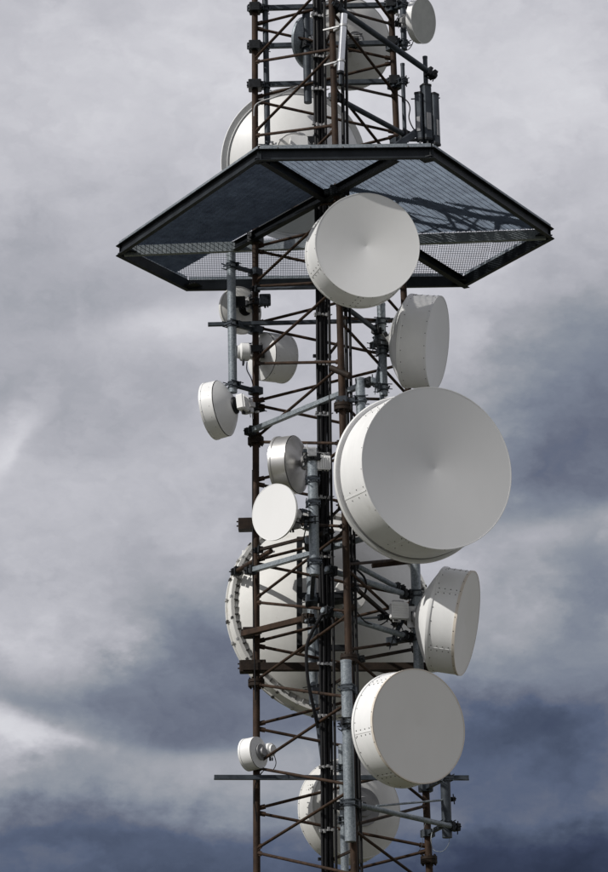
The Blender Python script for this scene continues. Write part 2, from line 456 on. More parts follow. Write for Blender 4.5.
back = clip_poly(clip_poly(HEX, LC, RC, side(LC, RC, BR)), B3a, B3b, side(B3a, B3b, BR))
front = clip_poly(HEX, LC, RC, side(LC, RC, FL))
right = clip_poly(front, FL, BR, side(FL, BR, RC))
leftp = clip_poly(HEX, FL, BR, -side(FL, BR, RC))
leftp = clip_poly(leftp, B3a, B3b, side(B3a, B3b, LC))
ladder_hole = None
def grating(poly, edge_p, edge_q, pitch, gap_xy=None):
    e = (edge_q - edge_p).normalized(); nb = V((-e.y, e.x, 0))
    ts = [(p - edge_p).dot(e) for p in poly]; t0, t1 = min(ts), max(ts)
    npan = max(1, round((t1 - t0) / 1.0)); wpan = (t1 - t0) / npan
    for ip in range(npan):
        a, c = t0 + ip * wpan + .003, t0 + (ip + 1) * wpan - .003
        P1, P2 = edge_p + e * a, edge_p + e * c
        sub = clip_poly(poly, P1, P1 + nb, side(P1, P1 + nb, P2)); sub = clip_poly(sub, P2, P2 + nb, side(P2, P2 + nb, P1)) if len(sub) > 2 else []
        if len(sub) < 3: continue
        b = MB(); zc = PZ + .118; dz = random.uniform(-.003, .003)
        nbar = int((c - a) / pitch)
        for i in range(nbar + 1):
            t = a + (c - a) * (i + .5) / (nbar + 1)
            o_ = edge_p + e * t; s_ = clip_seg(sub, o_, nb)
            if s_:
                p, q = o_ + nb * s_[0], o_ + nb * s_[1]; mid_ = (p + q) / 2; mid_.z = zc + dz
                b.box(mid_, (q - p) / 2, e * .0026, Z * .0125)
        ws = [(p - edge_p).dot(nb) for p in sub]
        n2 = int((max(ws) - min(ws)) / .1)
        for i in range(n2 + 1):
            o_ = edge_p + nb * (min(ws) + (i + .5) * .1); s_ = clip_seg(sub, o_, e)
            if s_:
                p, q = o_ + e * s_[0], o_ + e * s_[1]; mid_ = (p + q) / 2; mid_.z = zc + .012 + dz
                b.box(mid_, (q - p) / 2, nb * .004, Z * .004)
        if b.v: link('grating_panel', b, 'grate', platform)['kind'] = 'stuff'
grating(back, BL, BR, .045)
grating(right, FR, RC, .045)
grating(leftp, FL, LC, .045)

# ------------------------------------------------------------------ poles and struts
def clampset(b, c, ax, r, other):
    """saddle plates and two U bolts round a tube (axis ax) at c, facing the direction other"""
    ax = ax.normalized(); f = (other - ax * other.dot(ax)).normalized(); x = ax.cross(f)
    b.box(c + f * (r + .010), x * (r + .035), ax * .062, f * .008)
    b.box(c - f * (r + .010), x * (r + .035), ax * .016, f * .008)
    for s in (-.045, .045):
        b.lathe(c + ax * s, ax, [(-.011, r + .002), (-.011, r + .014), (.011, r + .014), (.011, r + .002)], 18)
        for q in (-1, 1):
            b.tube(c + ax * s + x * q * (r + .03) - f * (r + .06), c + ax * s + x * q * (r + .03) + f * (r + .08), .009, 6)
def pole(u, v0, v1, Y, r, label, mat='galv', group=None, clamps=(), u1=None):
    """vertical tube through photo column u, rows v0..v1, at depth Y; clamps: list of (row, target point or leg key)"""
    a, c = at(u, v0, Y), at(u if u1 is None else u1, v1, Y)
    c.x = a.x
    t = thing('mounting_pole', c, label, 'pole', group)
    b = MB(); b.tube(c, a, r, 22); po = link('tube', b, mat, t)
    b = MB(); b.lathe(a, Z, [(-.03, r + .004), (.008, r + .004), (.014, r - .01), (.014, .001)], 22); link('end_cap', b, 'galvdark' if mat != 'galv' else mat, t)
    for v, tgt in clamps:
        z = at(u, v, Y).z; p = V((a.x, a.y, z))
        if isinstance(tgt, str): tgt = leg(tgt, z)
        d = tgt - p; b = MB(); clampset(b, p, Z, r, d if d.length > .01 else V((0, 1, 0)))
        if d.length > r + .05:
            b.beam(p + d.normalized() * r, tgt, Z, .07, .07)
            b.box(tgt, d.normalized() * .1, d.normalized().cross(Z) * .11, Z * .06, .02)
        link('pole_clamp', b, 'galvdark', t)
    return t, V((a.x, a.y, 0)), c.z, a.z
def strut(name, pts, label, cat, kind='tube', r=.05, mat='galv', group=None, ends=('darksteel', 'darksteel')):
    """pts: two (u, v, Y) or world points"""
    P = [p if isinstance(p, V) else at(*p) for p in pts]
    t = thing(name, min(P, key=lambda p: p.z), label, cat, group)
    b = MB(); d = (P[1] - P[0]).normalized()
    if kind == 'tube': b.tube(P[0], P[1], r, 16)
    elif kind == 'box': b.beam(P[0], P[1], Z, r * 2, r * 2, .008)
    elif kind == 'angle': b.section(P[0], P[1], Z, [(-r, -r), (r, -r), (r, -r + .012), (-r + .012, -r + .012), (-r + .012, r), (-r, r)])
    link('bar', b, mat, t)
    for P_, s, mm in ((P[0], 1, ends[0]), (P[1], -1, ends[1])):
        if not mm: continue
        b = MB(); c = P_ + d * s * .07; x, y, _ = frame(d)
        b.box(c, x * (r + .035), y * (r + .02), d * .035, .01)
        b.box(c + d * s * .1, x * (r + .02), y * (r + .032), d * .03, .01)
        b.tube(c - x * (r + .08), c + x * (r + .08), .011, 6); b.tube(c - y * (r + .07) + d * .04, c + y * (r + .07) + d * .04, .011, 6)
        link('end_clamp', b, mm, t)
    return t, P

GA = 'grey stand off struts'
pole(231, 254, 393, .30, .078, 'tall grey pole hanging below the platform beside the left leg', clamps=((266, 'L'), (324, 'L'), (385, 'L')))
pole(312, 449, 575, -1.85, .085, 'grey pole holding the silver dish and the small flat white disc', clamps=((480, lerp(leg('L', 13.6), leg('M', 13.6), .62)), (503, lerp(leg('L', 13.6), leg('M', 13.6), .62)), (562, lerp(leg('L', 12.6), leg('M', 12.6), .62))))
pole(346, 661, 842, -1.86, .092, 'thick speckled grey pole standing along the front leg beside the lowest front drum dish', clamps=((688, 'M'), (727, 'M'), (803, 'M')))
pole(381, 304, 396, -.32, .075, 'grey pole behind the side facing drum dish under the platform', clamps=((322, lerp(leg('M', 17.3), leg('R', 17.3), .5)), (352, lerp(leg('M', 16.5), leg('R', 16.5), .5)), (388, lerp(leg('M', 15.8), leg('R', 15.8), .5))))
pole(360, 379, 470, -1.62, .082, 'short capped grey post behind the rim of the largest front drum dish', clamps=((400, 'M'), (448, 'M')))
pole(415, 556, 672, -.12, .085, 'grey pole carrying the side facing drum dish streaked with shadows', clamps=((594, lerp(leg('M', 12), leg('R', 12), .6)), (638, lerp(leg('M', 12), leg('R', 12), .6))))
pole(445, 773, 838, -.1, .085, 'short dark pole stub at the end of the low outrigger arm', 'galvdark', clamps=((778, 'R'), (824, 'R')))
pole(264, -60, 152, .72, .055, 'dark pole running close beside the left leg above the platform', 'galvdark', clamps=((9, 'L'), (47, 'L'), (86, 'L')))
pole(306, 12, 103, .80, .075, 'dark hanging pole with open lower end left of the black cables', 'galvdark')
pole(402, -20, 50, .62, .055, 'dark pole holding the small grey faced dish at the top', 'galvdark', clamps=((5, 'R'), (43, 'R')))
pole(402.5, 64, 146, .62, .038, 'thin dark pole beside the right leg above the platform', 'galvdark', clamps=((81, 'R'), (138, 'R')))
pole(425, 57, 146, -.35, .042, 'slim dark pole holding the panel antennas at the platform corner', 'galvdark')
pole(311, 568, 705, .95, .085, 'grey pole behind the black cables at the huge dish back', clamps=((600, lerp(leg('L', 11.5), leg('R', 11.5), .4)), (690, lerp(leg('L', 10), leg('R', 10), .4))))
pole(342, 746, 880, .85, .07, 'grey pole in front of the lowest rear dish back', clamps=((768, lerp(leg('L', 9), leg('R', 9), .5)), (820, lerp(leg('L', 8), leg('R', 8), .5))))

for v, lab in ((8, 'topmost dark cross bar clamped across the tower legs'), (46, 'middle dark cross bar clamped behind the legs near the top'), (84.5, 'dark cross bar clamped across the legs above the rear dish')):
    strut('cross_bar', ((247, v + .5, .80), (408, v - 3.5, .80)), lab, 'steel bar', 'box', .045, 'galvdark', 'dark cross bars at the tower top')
strut('cross_bar', ((208, 324.5, .46), (402, 320, .46)), 'thin dark cross bar through the pole clamp below the platform', 'steel bar', 'box', .035, 'galvdark', ends=(None, None))
strut('cross_bar', ((214, 777, .5), (469, 777.5, .5)), 'long level angle bar jutting out both sides near the tower foot', 'steel bar', 'angle', .045, 'galvdark', ends=(None, None))
strut('cross_bar', ((252, 289, .55), (330, 287, -1.3)), 'thin grey cross bar just under the platform', 'steel bar', 'tube', .03, 'galvdark')
strut('cross_bar', ((243, 667, .62), (432, 667, .62)), 'dark brown cross beam in front of the huge dish back', 'steel bar', 'box', .07, 'rustdark', ends=(None, None))
strut('support_strut', ((246, 433, .55), (374, 380, -1.72)), 'pale grey strut rising from the left leg to the capped post', 'strut', 'box', .045, 'galv', GA)
strut('support_strut', ((246, 572, .55), (386, 532, -1.75)), 'pale grey strut crossing in front of the huge dish back', 'strut', 'box', .045, 'galv', GA)
strut('support_strut', ((243, 634, .55), (312, 617, -.85)), 'short brown strut clamped to the left leg in front of the huge dish', 'strut', 'box', .05, 'rust', ends=(None, 'rustdark'))
strut('support_strut', ((326, 569, -1.45), (411, 596, -.15)), 'upper of two grey tubes running to the right dish pole', 'strut', 'tube', .05, 'galv', GA)
strut('support_strut', ((348, 561, -.9), (404, 591, -.12)), 'short grey tube above the pair running to the right dish pole', 'strut', 'tube', .045, 'galv', GA)
strut('support_strut', ((322, 610, -1.4), (412, 638, -.15)), 'lower of two grey tubes running to the right dish pole', 'strut', 'tube', .05, 'galv', GA)
strut('support_strut', ((305, 621, -1.0), (388, 617, .1)), 'thin pale rod crossing behind the two grey tubes', 'strut', 'tube', .022, 'galv')
strut('support_strut', ((331, 3, -1.5), (436, 77, -.35)), 'long dark tube slanting from the front leg to the panel pole', 'strut', 'tube', .055, 'galvdark')
strut('support_strut', ((331, 95, -1.5), (409, 137, .5)), 'dark tube slanting down towards the panel antennas above the platform', 'strut', 'tube', .05, 'galvdark')
strut('support_strut', ((378, 158, -1.2), (423, 128, -.4)), 'short steel channel propped from the platform to the panel antennas', 'strut', 'box', .06, 'galvdark', ends=(None, None))
strut('support_strut', ((350, 803, -1.7), (459, 828, -.05)), 'grey tube arm reaching out to the short pole stub', 'strut', 'tube', .045, 'galv', GA)
strut('support_strut', ((376, 806, -1.2), (455, 799, .05)), 'thin threaded rod above the low outrigger arm', 'strut', 'tube', .018, 'galv', ends=(None, 'darksteel'))
strut('support_strut', ((340, 303, -1.5), (380, 333, -.3)), 'short dark tube behind the dish under the platform', 'strut', 'tube', .045, 'galvdark')
strut('support_strut', ((331, 368, -1.5), (350, 376, -1.72)), 'stubby dark pipe across the front leg', 'strut', 'tube', .055, 'rustdark', ends=(None, None))
strut('support_strut', ((372, 566, .1), (425, 560, .3)), 'brown bar behind the right dish pole', 'strut', 'box', .035, 'rust', ends=(None, None))

strut('support_strut', ((234, 573, 1.75), (271, 551, .2)), 'brown pipe poking past the left leg over the huge dish rim', 'strut', 'tube', .045, 'rust', ends=('darksteel', None))
strut('support_strut', ((255, 551, .62), (332, 531, -1.4)), 'dark brown bar just above the pale strut at the huge dish back', 'strut', 'box', .028, 'rustdark')
strut('support_strut', ((300, 652, .9), (352, 606, -1.45)), 'brown bar slanting up to the front leg before the huge dish', 'strut', 'tube', .032, 'rust', ends=(None, 'rustdark'))
strut('support_strut', ((356, 660, -1.2), (420, 648, .4)), 'dark bar low behind the right dish pole', 'strut', 'box', .03, 'rustdark')
strut('support_strut', ((352, 585, -1.4), (398, 625, .75)), 'dark brown diagonal bar behind the white radio box', 'strut', 'box', .032, 'rustdark')
# ------------------------------------------------------------------ cables and ladder
lad = thing('cable_ladder', at(326, 900, -.75), 'black cable ladder with feeder cables running up inside the tower', 'cable ladder')
La, Lb = at(328.5, 960, -.75), at(317.5, -60, -.75)
LX = V((1, .25, 0)).normalized()
for s in (-.095, .095):
    b = MB(); b.beam(La + LX * s + V((0, .06, 0)), Lb + LX * s + V((0, .06, 0)), V((0, 1, 0)), .018, .05, 0); link('rail', b, 'darksteel', lad)
for i in range(70):
    t = (i + .5) / 70; c = lerp(La, Lb, t) + V((0, .06, 0)); b = MB(); b.beam(c - LX * .1, c + LX * .1, Z, .02, .03, 0); link('rung', b, 'darksteel', lad)
for j, (s, yy, r) in enumerate(((-.075, 0, .03), (-.02, -.012, .034), (.045, 0, .032), (.09, .01, .022), (-.048, .045, .03), (.012, .05, .03))):
    pts = []
    for i in range(61):
        t = i / 60; pts.append(lerp(La, Lb, t) + LX * (s + .006 * sin(i * .7 + j * 2)) + V((0, yy + .006 * cos(i * .9 + j), 0)))
    b = MB(); b.pipe(pts, r, 10); link('feeder_cable', b, 'black', lad)
for v in (24, 68, 104, 142, 301, 341, 390, 441, 482, 524, 583, 634, 685, 735, 783, 842):
    t = (960 - v) / 1020; c = lerp(La, Lb, t) + V((0, -.05, 0)); b = MB()
    tilt = random.uniform(-.03, .03)
    b.box(c + Z * tilt, LX * .14, V((0, .012, 0)), Z * .014)
    for s in (-.11, -.04, .03, .10):
        b.box(c + LX * s + Z * (random.uniform(-.02, .02)), LX * .022, V((0, .03, 0)), Z * random.uniform(.018, .034), .006)
    b.tube(c + LX * .14, c + LX * .19 + Z * .02, .012, 6)
    link('cable_clip', b, 'silver', lad)
for i in range(-4, 15, 2):
    zc_ = Z0 - PER * (i + .25); t = (zc_ - La.z) / (Lb.z - La.z); c = lerp(La, Lb, t) + V((0, .09, 0)); b = MB()
    pm, pl, pr = leg('M', zc_), leg('L', zc_), leg('R', zc_)
    b.beam(c - LX * .16, c + LX * .16, Z, .05, .05, 0); link('ladder_arm', b, 'darksteel', lad)
    for a_, c_ in ((lerp(pl, pr, .45), c), (pm, c + LX * .1)):
        b = MB(); b.beam(a_, c_, Z, .035, .04, 0); link('ladder_arm', b, 'rustdark', lad)
def cable(pts, r, label, mat='black', n=10, group=None):
    P = [p if isinstance(p, V) else at(*p) for p in pts]; out = []
    for i in range(len(P) - 1):          # Catmull-Rom
        p0, p1, p2, p3 = P[max(i - 1, 0)], P[i], P[i + 1], P[min(i + 2, len(P) - 1)]
        for k_ in range(n):
            t = k_ / n
            out.append(.5 * ((2 * p1) + (p2 - p0) * t + (2 * p0 - 5 * p1 + 4 * p2 - p3) * t * t + (3 * p1 - p0 - 3 * p2 + p3) * t ** 3))
    out.append(P[-1]); b = MB(); b.pipe(out, r, 8)
    o = link('cable', b, mat, None, min(P, key=lambda p: p.z)); return tag(o, label, 'cable', group)
cable([(337, 940, -1.0), (335, 760, -1.0), (333, 600, -1.0), (330.5, 440, -1.0), (329, 300, -1.0), (326, 150, -1.0), (324, -40, -1.0)], .024, 'single black cable rising just left of the front leg')
for k_, (du, rr, lab) in enumerate(((0, .032, 'thick black cable hugging the right side of the front leg'), (4, .026, 'black cable next to the thick one right of the front leg'))):
    cable([(359.5 + du, 940, -1.30), (355 + du, 760, -1.30), (352 + du, 620, -1.30), (348.5 + du, 470, -1.30), (346 + du, 330, -1.3), (343.5 + du, 150, -1.3), (341 + du, -40, -1.3)], rr, lab)
cable([(324, 612, -.9), (311, 634, -1.0), (306.5, 650, -1.05), (308, 680, -1.05), (313, 705, -1.0), (318, 728, -.9)], .03, 'black cable bowing out left in front of the huge dish back')
cable([(254, 116, .55), (255, 106, .5), (262, 101, .45), (275, 97, .4), (285, 92, .5), (298, 86, .7)], .012, 'thin pale wire looping from the left leg to the cross bar', 'silver')
cable([(262, 772, .6), (256, 783, .58), (254, 797, .56), (256, 812, .57), (257, 822, .6)], .010, 'thin black wire dangling below the small white drum')
cable([(433, 828, .1), (431, 840, .05), (434, 850, .0), (443, 851, -.05), (449, 843, -.1), (449, 832, -.1)], .005, 'thin grey wire looping under the short pole stub', 'galv')
cable([(426, 822, .85), (423, 832, .8), (422, 845, .75), (418, 852, .8)], .005, 'thin wire dangling beside the right leg near the bottom', 'galvdark')
cable([(398, 95, .7), (407, 101, .4), (410, 108, .1), (409, 118, -.1), (413, 128, -.25), (419, 134, -.3)], .012, 'black wire looping from the thin pole to the panel antennas')
cable([(398, 618, -.3), (393, 630, -.4), (397, 640, -.35), (403, 632, -.3), (398, 625, -.3), (391, 645, -.35)], .009, 'tangled black wire below the white radio box')
cable([(247, 362, .2), (247, 370, .22), (251, 378, .3), (253, 385, .5)], .010, 'thin black wire under the drum behind the left leg')
cable([(414, 32, .3), (413, 42, .3), (409, 49, .4), (404, 51, .58)], .008, 'thin black wire hanging from the small grey faced dish')
cable([(352, 566, -1.2), (364, 577, -1.0), (366, 590, -.9), (360, 598, -.9), (350, 600, -1.1)], .02, 'black cable loop behind the two grey tubes')

cable([(326, 466, -1.75), (329, 478, -1.5), (328, 492, -1.2), (325, 505, -.9)], .010, 'thin black wire from the box beside the silver dish to the ladder')
cable([(306, 528, -1.75), (304, 540, -1.6), (309, 550, -1.3), (318, 556, -.9)], .011, 'black wire drooping behind the small flat white disc')
cable([(392, 616, -.4), (380, 625, -.6), (366, 622, -.9), (357, 612, -1.15)], .011, 'black wire from the white radio box to the front leg cables')
cable([(273, 752, .5), (276, 763, .4), (272, 771, .4), (266, 769, .5), (260, 775, .56)], .008, 'thin wire curling under the tiny drum radio')
cable([(361, 842, -1.3), (358, 800, -1.75), (357, 760, -1.75), (356, 715, -1.72), (353, 668, -1.65)], .012, 'slim black cable tied along the thick speckled pole')
cable([(255.5, 700, .50), (254, 640, .50), (252.8, 560, .50), (252.6, 470, .50)], .012, 'slim black cable strapped down the left leg')
# ------------------------------------------------------------------ dishes
def aim(u, v, alpha, beta, away):
    d = (FW + RT * ((u - 304) / FPX) + UP * ((436 - v) / FPX)).normalized()
    r = (RT - d * RT.dot(d)).normalized(); up = r.cross(d)
    a, b = R_(alpha), R_(beta)
    return (r * (cos(b) * sin(a)) + up * (sin(b) * sin(a)) + d * (cos(a) if away else -cos(a))).normalized()
def ringbolts(b, c, n, r, count, size, a0=0.0):
    x, y, _ = frame(n)
    for i in range(count):
        t = a0 + 2 * pi * i / count; e = x * cos(t) + y * sin(t)
        b.tube(c + e * (r - .004), c + e * (r + size * .7), size, 6)
def bracket(root, H, n, Q, big=1.0):
    """hub -> pole bracket with a pivot box, clamp plates and threaded rods"""
    b = MB(); d = Q - H; L = d.length; dn = d.normalized() if L > 1e-3 else n; x, y, _ = frame(dn)
    if L > .02: b.beam(H, Q, Z, .10 * big, .12 * big)
    br = link('mount_bracket', b, 'darksteel', root)
    b = MB(); c = lerp(H, Q, .55)
    b.box(c, x * .10 * big, y * .13 * big, dn * .05, .015)
    b.box(c + y * .02, x * .13 * big, y * .05 * big, dn * .075, .012)
    link('pivot', b, 'silver', br)
    b = MB(); clampset(b, Q, Z, .09 * big, d if abs(dn.z) < .9 else V((0, 1, 0))); link('pole_clamp', b, 'darksteel', br)
    for mm in ('silver', 'darksteel', 'galvdark'):
        b = MB(); rnd = random.Random(int(abs(Q.x * 977 + Q.z * 131)) + len(mm))
        for _ in range(4):
            c = lerp(H, Q, rnd.uniform(.45, 1.05)) + x * rnd.uniform(-.13, .13) * big + y * rnd.uniform(-.16, .16) * big
            if rnd.random() < .5: b.box(c, x * rnd.uniform(.015, .04), y * rnd.uniform(.015, .05), dn * rnd.uniform(.02, .05), .005)
            else:
                ax = (x, y, dn)[rnd.randrange(3)]; b.tube(c - ax * rnd.uniform(.05, .13), c + ax * rnd.uniform(.05, .13), rnd.uniform(.007, .014), 6)
        link('adjuster', b, mm, br)['kind'] = 'stuff'
    return br
def radio(root, c, n, size, shape='box', mat='white'):
    """small outdoor unit: finned box or round can"""
    x, y, _ = frame(n); b = MB()
    if shape == 'plain': b.box(c, x * .135 * size, y * .115 * size, n * .09 * size, .025 * size)
    elif shape == 'round':
        b.lathe(c, n, [(-.09 * size, .001), (-.09 * size, .10 * size), (-.07 * size, .12 * size), (.03 * size, .12 * size), (.05 * size, .09 * size), (.08 * size, .085 * size), (.08 * size, .001)], 20)
    else:
        b.box(c, x * .13 * size, y * .13 * size, n * .055 * size, .02 * size)
        for i in range(6): b.box(c + n * .065 * size + x * ((i - 2.5) * .042 * size), x * .006 * size, y * .11 * size, n * .018 * size)
    o = link('radio_unit', b, mat, root)
    b = MB(); b.tube(c - y * .12 * size, c - y * .19 * size, .018, 8); b.tube(c + x * .06 * size - y * .12 * size, c + x * .06 * size - y * .18 * size, .014, 8); link('connector', b, 'darksteel', o)
    return o
DG = 'microwave dishes on the tower'
def drum(name, label, u, v, Y, a, alpha, beta, away, sh, dome, face='radome', skin='white', concave=.05, flange=.03, bolts=True, seams=(), Q=None, hub=.2, rr=1.0, band=None, dome_shape=1.0, lip=.012, big=1.0, bolt_rings=True, hubmat='greyhub', backmat=None, groove=False):
    F = at(u, v, Y); n = aim(u, v, alpha, beta, away); r = a * mpp(F)
    H = F - n * (sh + dome)
    root = thing(name, H, label, 'dish antenna', DG)
    b = MB()
    b.lathe(F, n, [(0, r * .996), (-concave * r * .012, r * .985), (-concave * r * .985, r * .015), (-concave * r, .001)], 96)
    link('radome', b, face, root, angle=50)
    # shroud
    b = MB(); r2 = r * rr
    b.lathe(F, n, [(-.012, r * .992), (lip * .2, r * .994), (lip * .2, r + lip * .6), (-.035, r + lip * .6), (-.037, r), (-sh + .02, r2), (-sh, r2)], 96)
    s = link('shroud', b, skin, root, angle=25)
    if band:
        b = MB(); b.lathe(F, n, [(lip * .22, r - .012), (lip * .22, r + lip * .7), (-.045, r + lip * .7), (-.045, r)], 96); link('rim_band', b, band, s)
    if flange:
        b = MB(); b.lathe(F, n, [(-sh + .045, r2 - .01), (-sh + .045, r2 + flange * .8), (-sh + .03, r2 + flange), (-sh - .005, r2 + flange), (-sh - .01, r2 + flange * .7), (-sh - .01, r2 - .03)], 96)
        fl = link('rear_flange', b, skin, root, angle=25)
    if groove:
        b = MB(); b.lathe(F, n, [(-sh + .105, r2 - .004), (-sh + .105, r2 + .012), (-sh + .046, r2 + .012), (-sh + .046, r2 - .004)], 96); link('groove_shade', b, 'greyhub', root)  # raised grey band, its colour stands in for a shaded groove before the flange
    # reflector back
    b = MB(); prof = []
    hr = hub * r
    for i in range(13):
        t = i / 12; rad = lerp(r2 * .985, hr, t); k_ = 1 - (rad / r2) ** (2 * dome_shape) if dome_shape else t
        prof.append((-sh - .008 - dome * .9 * max(0, k_), rad))
    b.lathe(F, n, prof, 96); rb = link('reflector_back', b, backmat or skin, root, angle=50)
    # hub plate
    b = MB(); zb = prof[-1][0]
    b.lathe(F, n, [(zb + .02, hr * 1.02), (zb - .03, hr), (zb - .03, hr * .55), (zb - .08, hr * .5), (zb - .08, .001)], 32); link('hub', b, hubmat, root)
    if bolt_rings:
        b = MB(); bs = .009 if r > .6 else .006; cnt = 24 if r > .6 else 16
        ringbolts(b, F - n * .03, n, r + lip * .5, cnt, bs, .1)
        ringbolts(b, F - n * (sh - .07), n, r2, cnt, bs, .23)
        x, y, _ = frame(n)
        for sa in seams:
            for col_ in range(4):
                for row in (-1, 1):
                    t = sa + row * .05; e = x * cos(t) + y * sin(t); c = F - n * (.1 + (sh - .2) * col_ / 3)
                    b.tube(c + e * (lerp(r, r2, .5) - .004), c + e * (lerp(r, r2, .5) + .01), bs, 6)
        o = link('bolts', b, 'bolt', s); o['kind'] = 'stuff'
        for sa in seams:
            b = MB(); vs = []
            for t in (sa - .02, sa + .02):
                e = x * cos(t) + y * sin(t); vs += [F - n * .045 + e * (r + .004), F - n * (sh - .05) + e * (r2 + .004)]
            e = x * cos(sa) + y * sin(sa)
            b.box(F - n * (sh / 2) + e * (lerp(r, r2, .5)), (e.cross(n)) * .012, e * .004, n * (sh / 2 - .05)); link('seam_strip', b, skin, s)
    if Q is not None:
        if not isinstance(Q, V): Q = at(*Q)
        bracket(root, F + n * (zb - .04), n, Q, big)
    return root, F, n, r, F + n * zb

# front drums
drum('shrouded_dish', 'white drum dish with conical face in front of the platform grating', 367.5, 245, -2.81, 53, 17, 48, False, .88, .32, Q=(337, 290, -1.62), seams=(2.6, 3.6, 4.6), big=1.4, flange=.025, concave=.105, face='radomebright')
drum('shrouded_dish', 'largest white drum dish with a broad shaded conical face and wide rear flange', 437.4, 467.8, -2.35, 82.6, 28.4, 24.6, False, 1.0, .42, Q=(362, 440, -1.62), seams=(2.35, 3.5, 4.3), big=1.5, flange=.075, concave=.07, groove=True)
drum('shrouded_dish', 'white drum dish turned side on under the platform with pale lip', 437.5, 343, -.42, 47, 76, -4, False, .52, .36, Q=(381, 345, -.32), seams=(2.0,), big=1.3, flange=.012, hub=.16, band='radome')
drum('shrouded_dish', 'white drum dish turned side on with splashes of sun and bolted seams', 467.2, 623.3, -.58, 52.5, 78, -8, False, .5, .44, Q=(415, 618, -.12), seams=(1.95, 2.75, 3.9), big=1.4, flange=.02, band='creamrim', hub=.2, dome_shape=.8, face='radomewarm')
drum('shrouded_dish', 'white drum dish with grey conical face beside the thick speckled pole', 419, 726, -2.55, 57.4, 37.8, 12, False, .55, .36, Q=(350, 722, -1.86), seams=(2.3, 3.3, 4.2), big=1.4, flange=.02, band='creamrim', concave=.035, face='radomewarm')
r6, F6, n6, rad6, H6 = drum('flat_dish', 'small flat bright white disc antenna facing left beside the grey pole', 274, 512, -1.98, 28.4, 41.6, 166, False, .05, .16, concave=.004, flange=0, Q=(310, 521, -1.85), hub=.3, bolt_rings=False, skin='white')
radio(r6, lerp(H6, at(310, 521, -1.85), .4) - Z * .1, -n6, .9, 'box', 'greyhub')
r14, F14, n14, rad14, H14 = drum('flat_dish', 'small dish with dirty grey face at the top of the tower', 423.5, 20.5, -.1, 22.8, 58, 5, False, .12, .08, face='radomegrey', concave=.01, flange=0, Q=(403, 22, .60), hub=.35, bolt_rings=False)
# left and rear facing
r7, F7, n7, rad7, H7 = drum('shrouded_dish', 'small white dish facing away left clamped to the left leg', 210.5, 411.5, .40, 29.0, 70, 194, True, .25, .26, concave=-.05, flange=0, Q=leg_at('L', 408), hub=.30, dome_shape=.9, bolt_rings=True, hubmat='darksteel', rr=.99)
radio(r7, H7 - n7 * .12 + V((.03, -.05, 0)), -n7, 1.05, 'box')
r8, F8, n8, rad8, H8 = drum('shrouded_dish', 'grey white deep drum dish facing away right behind the left leg', 283.7, 359, 1.2, 24.4, 54.5, -7, True, .48, .14, flange=0, Q=leg_at('L', 350), hub=.3, dome_shape=.7)
radio(r8, at(243, 352, .35), V((-1, -.2, 0)).normalized(), 1.35, 'round')
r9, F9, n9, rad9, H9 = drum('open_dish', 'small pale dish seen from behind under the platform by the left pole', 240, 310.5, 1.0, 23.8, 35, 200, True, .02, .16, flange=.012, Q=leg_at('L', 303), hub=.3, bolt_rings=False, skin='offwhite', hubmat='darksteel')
radio(r9, at(265, 300, .5), V((0, -1, 0)), .8, 'box', 'galvdark'); radio(r9, at(240, 302, .6), V((0, -1, 0)), .75, 'box', 'darksteel')
r10, F10, n10, rad10, H10 = drum('metal_dish', 'shiny bare aluminium drum dish facing away left on the grey pole', 280.5, 466.5, -1.2, 29.4, 66, 187, True, .30, .16, skin='alu', flange=0, face='radome', Q=(312, 458, -1.85), hub=.22, dome_shape=.7, lip=.025, bolt_rings=False)
radio(r10, at(323, 463, -1.8), V((.3, -1, 0)).normalized(), .95, 'box'); radio(r10, at(312, 452, -1.98), V((0, -1, 0)), .6, 'box', 'silver')
r16, F16, n16, rad16, H16 = drum('shrouded_dish', 'tiny white drum dish facing left strapped low on the left leg', 247, 755, .62, 16.2, 58, 192, True, .24, .06, flange=0, Q=leg_at('L', 754), hub=.5, dome_shape=.5, bolt_rings=False, concave=-.04)
radio(r16, at(270, 750, .65), V((.8, -.6, 0)).normalized(), 1.0, 'round')
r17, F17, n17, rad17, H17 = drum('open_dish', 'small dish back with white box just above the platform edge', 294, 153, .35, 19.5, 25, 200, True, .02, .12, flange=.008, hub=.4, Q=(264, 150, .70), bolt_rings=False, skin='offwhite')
radio(r17, H17 + V((.04, -.12, .1)), V((0.15, -1, 0)), 1.15, 'plain')
# large rear dishes seen from behind
r12, F12, n12, rad12, H12 = drum('open_dish', 'large white dish back with pale rim standing behind the tower above the platform', 294, 164.5, 2.3, 76, 19, 190, True, .05, 1.0, flange=.02, hub=.18, Q=(311, 142, .80), skin='white', rr=.92, lip=.02, big=1.3, bolt_rings=False)
b = MB(); ringbolts(b, F12 - n12 * .02, n12, rad12 * .95, 30, .012); link('bolts', b, 'bolt', r12)['kind'] = 'stuff'
drum('open_dish', 'flat bluish dish back left of the black cables near the top', 307, 43, 1.05, 26, 56, 186, True, .03, .12, flange=.01, hub=.3, Q=(306, 46, .80), skin='galv', bolt_rings=False)
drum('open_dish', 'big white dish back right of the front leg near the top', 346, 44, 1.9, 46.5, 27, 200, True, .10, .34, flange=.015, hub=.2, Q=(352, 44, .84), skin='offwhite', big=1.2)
r15, F15, n15, rad15, H15 = drum('shrouded_dish', 'white dish back with round grey hub plate at the foot of the picture', 345, 812, 2.1, 53, 30, 196, True, .42, .26, flange=.012, hub=.36, Q=(344, 806, .85), skin='offwhite', rr=.93, big=1.2, seams=(0.4,), hubmat='greyhub')
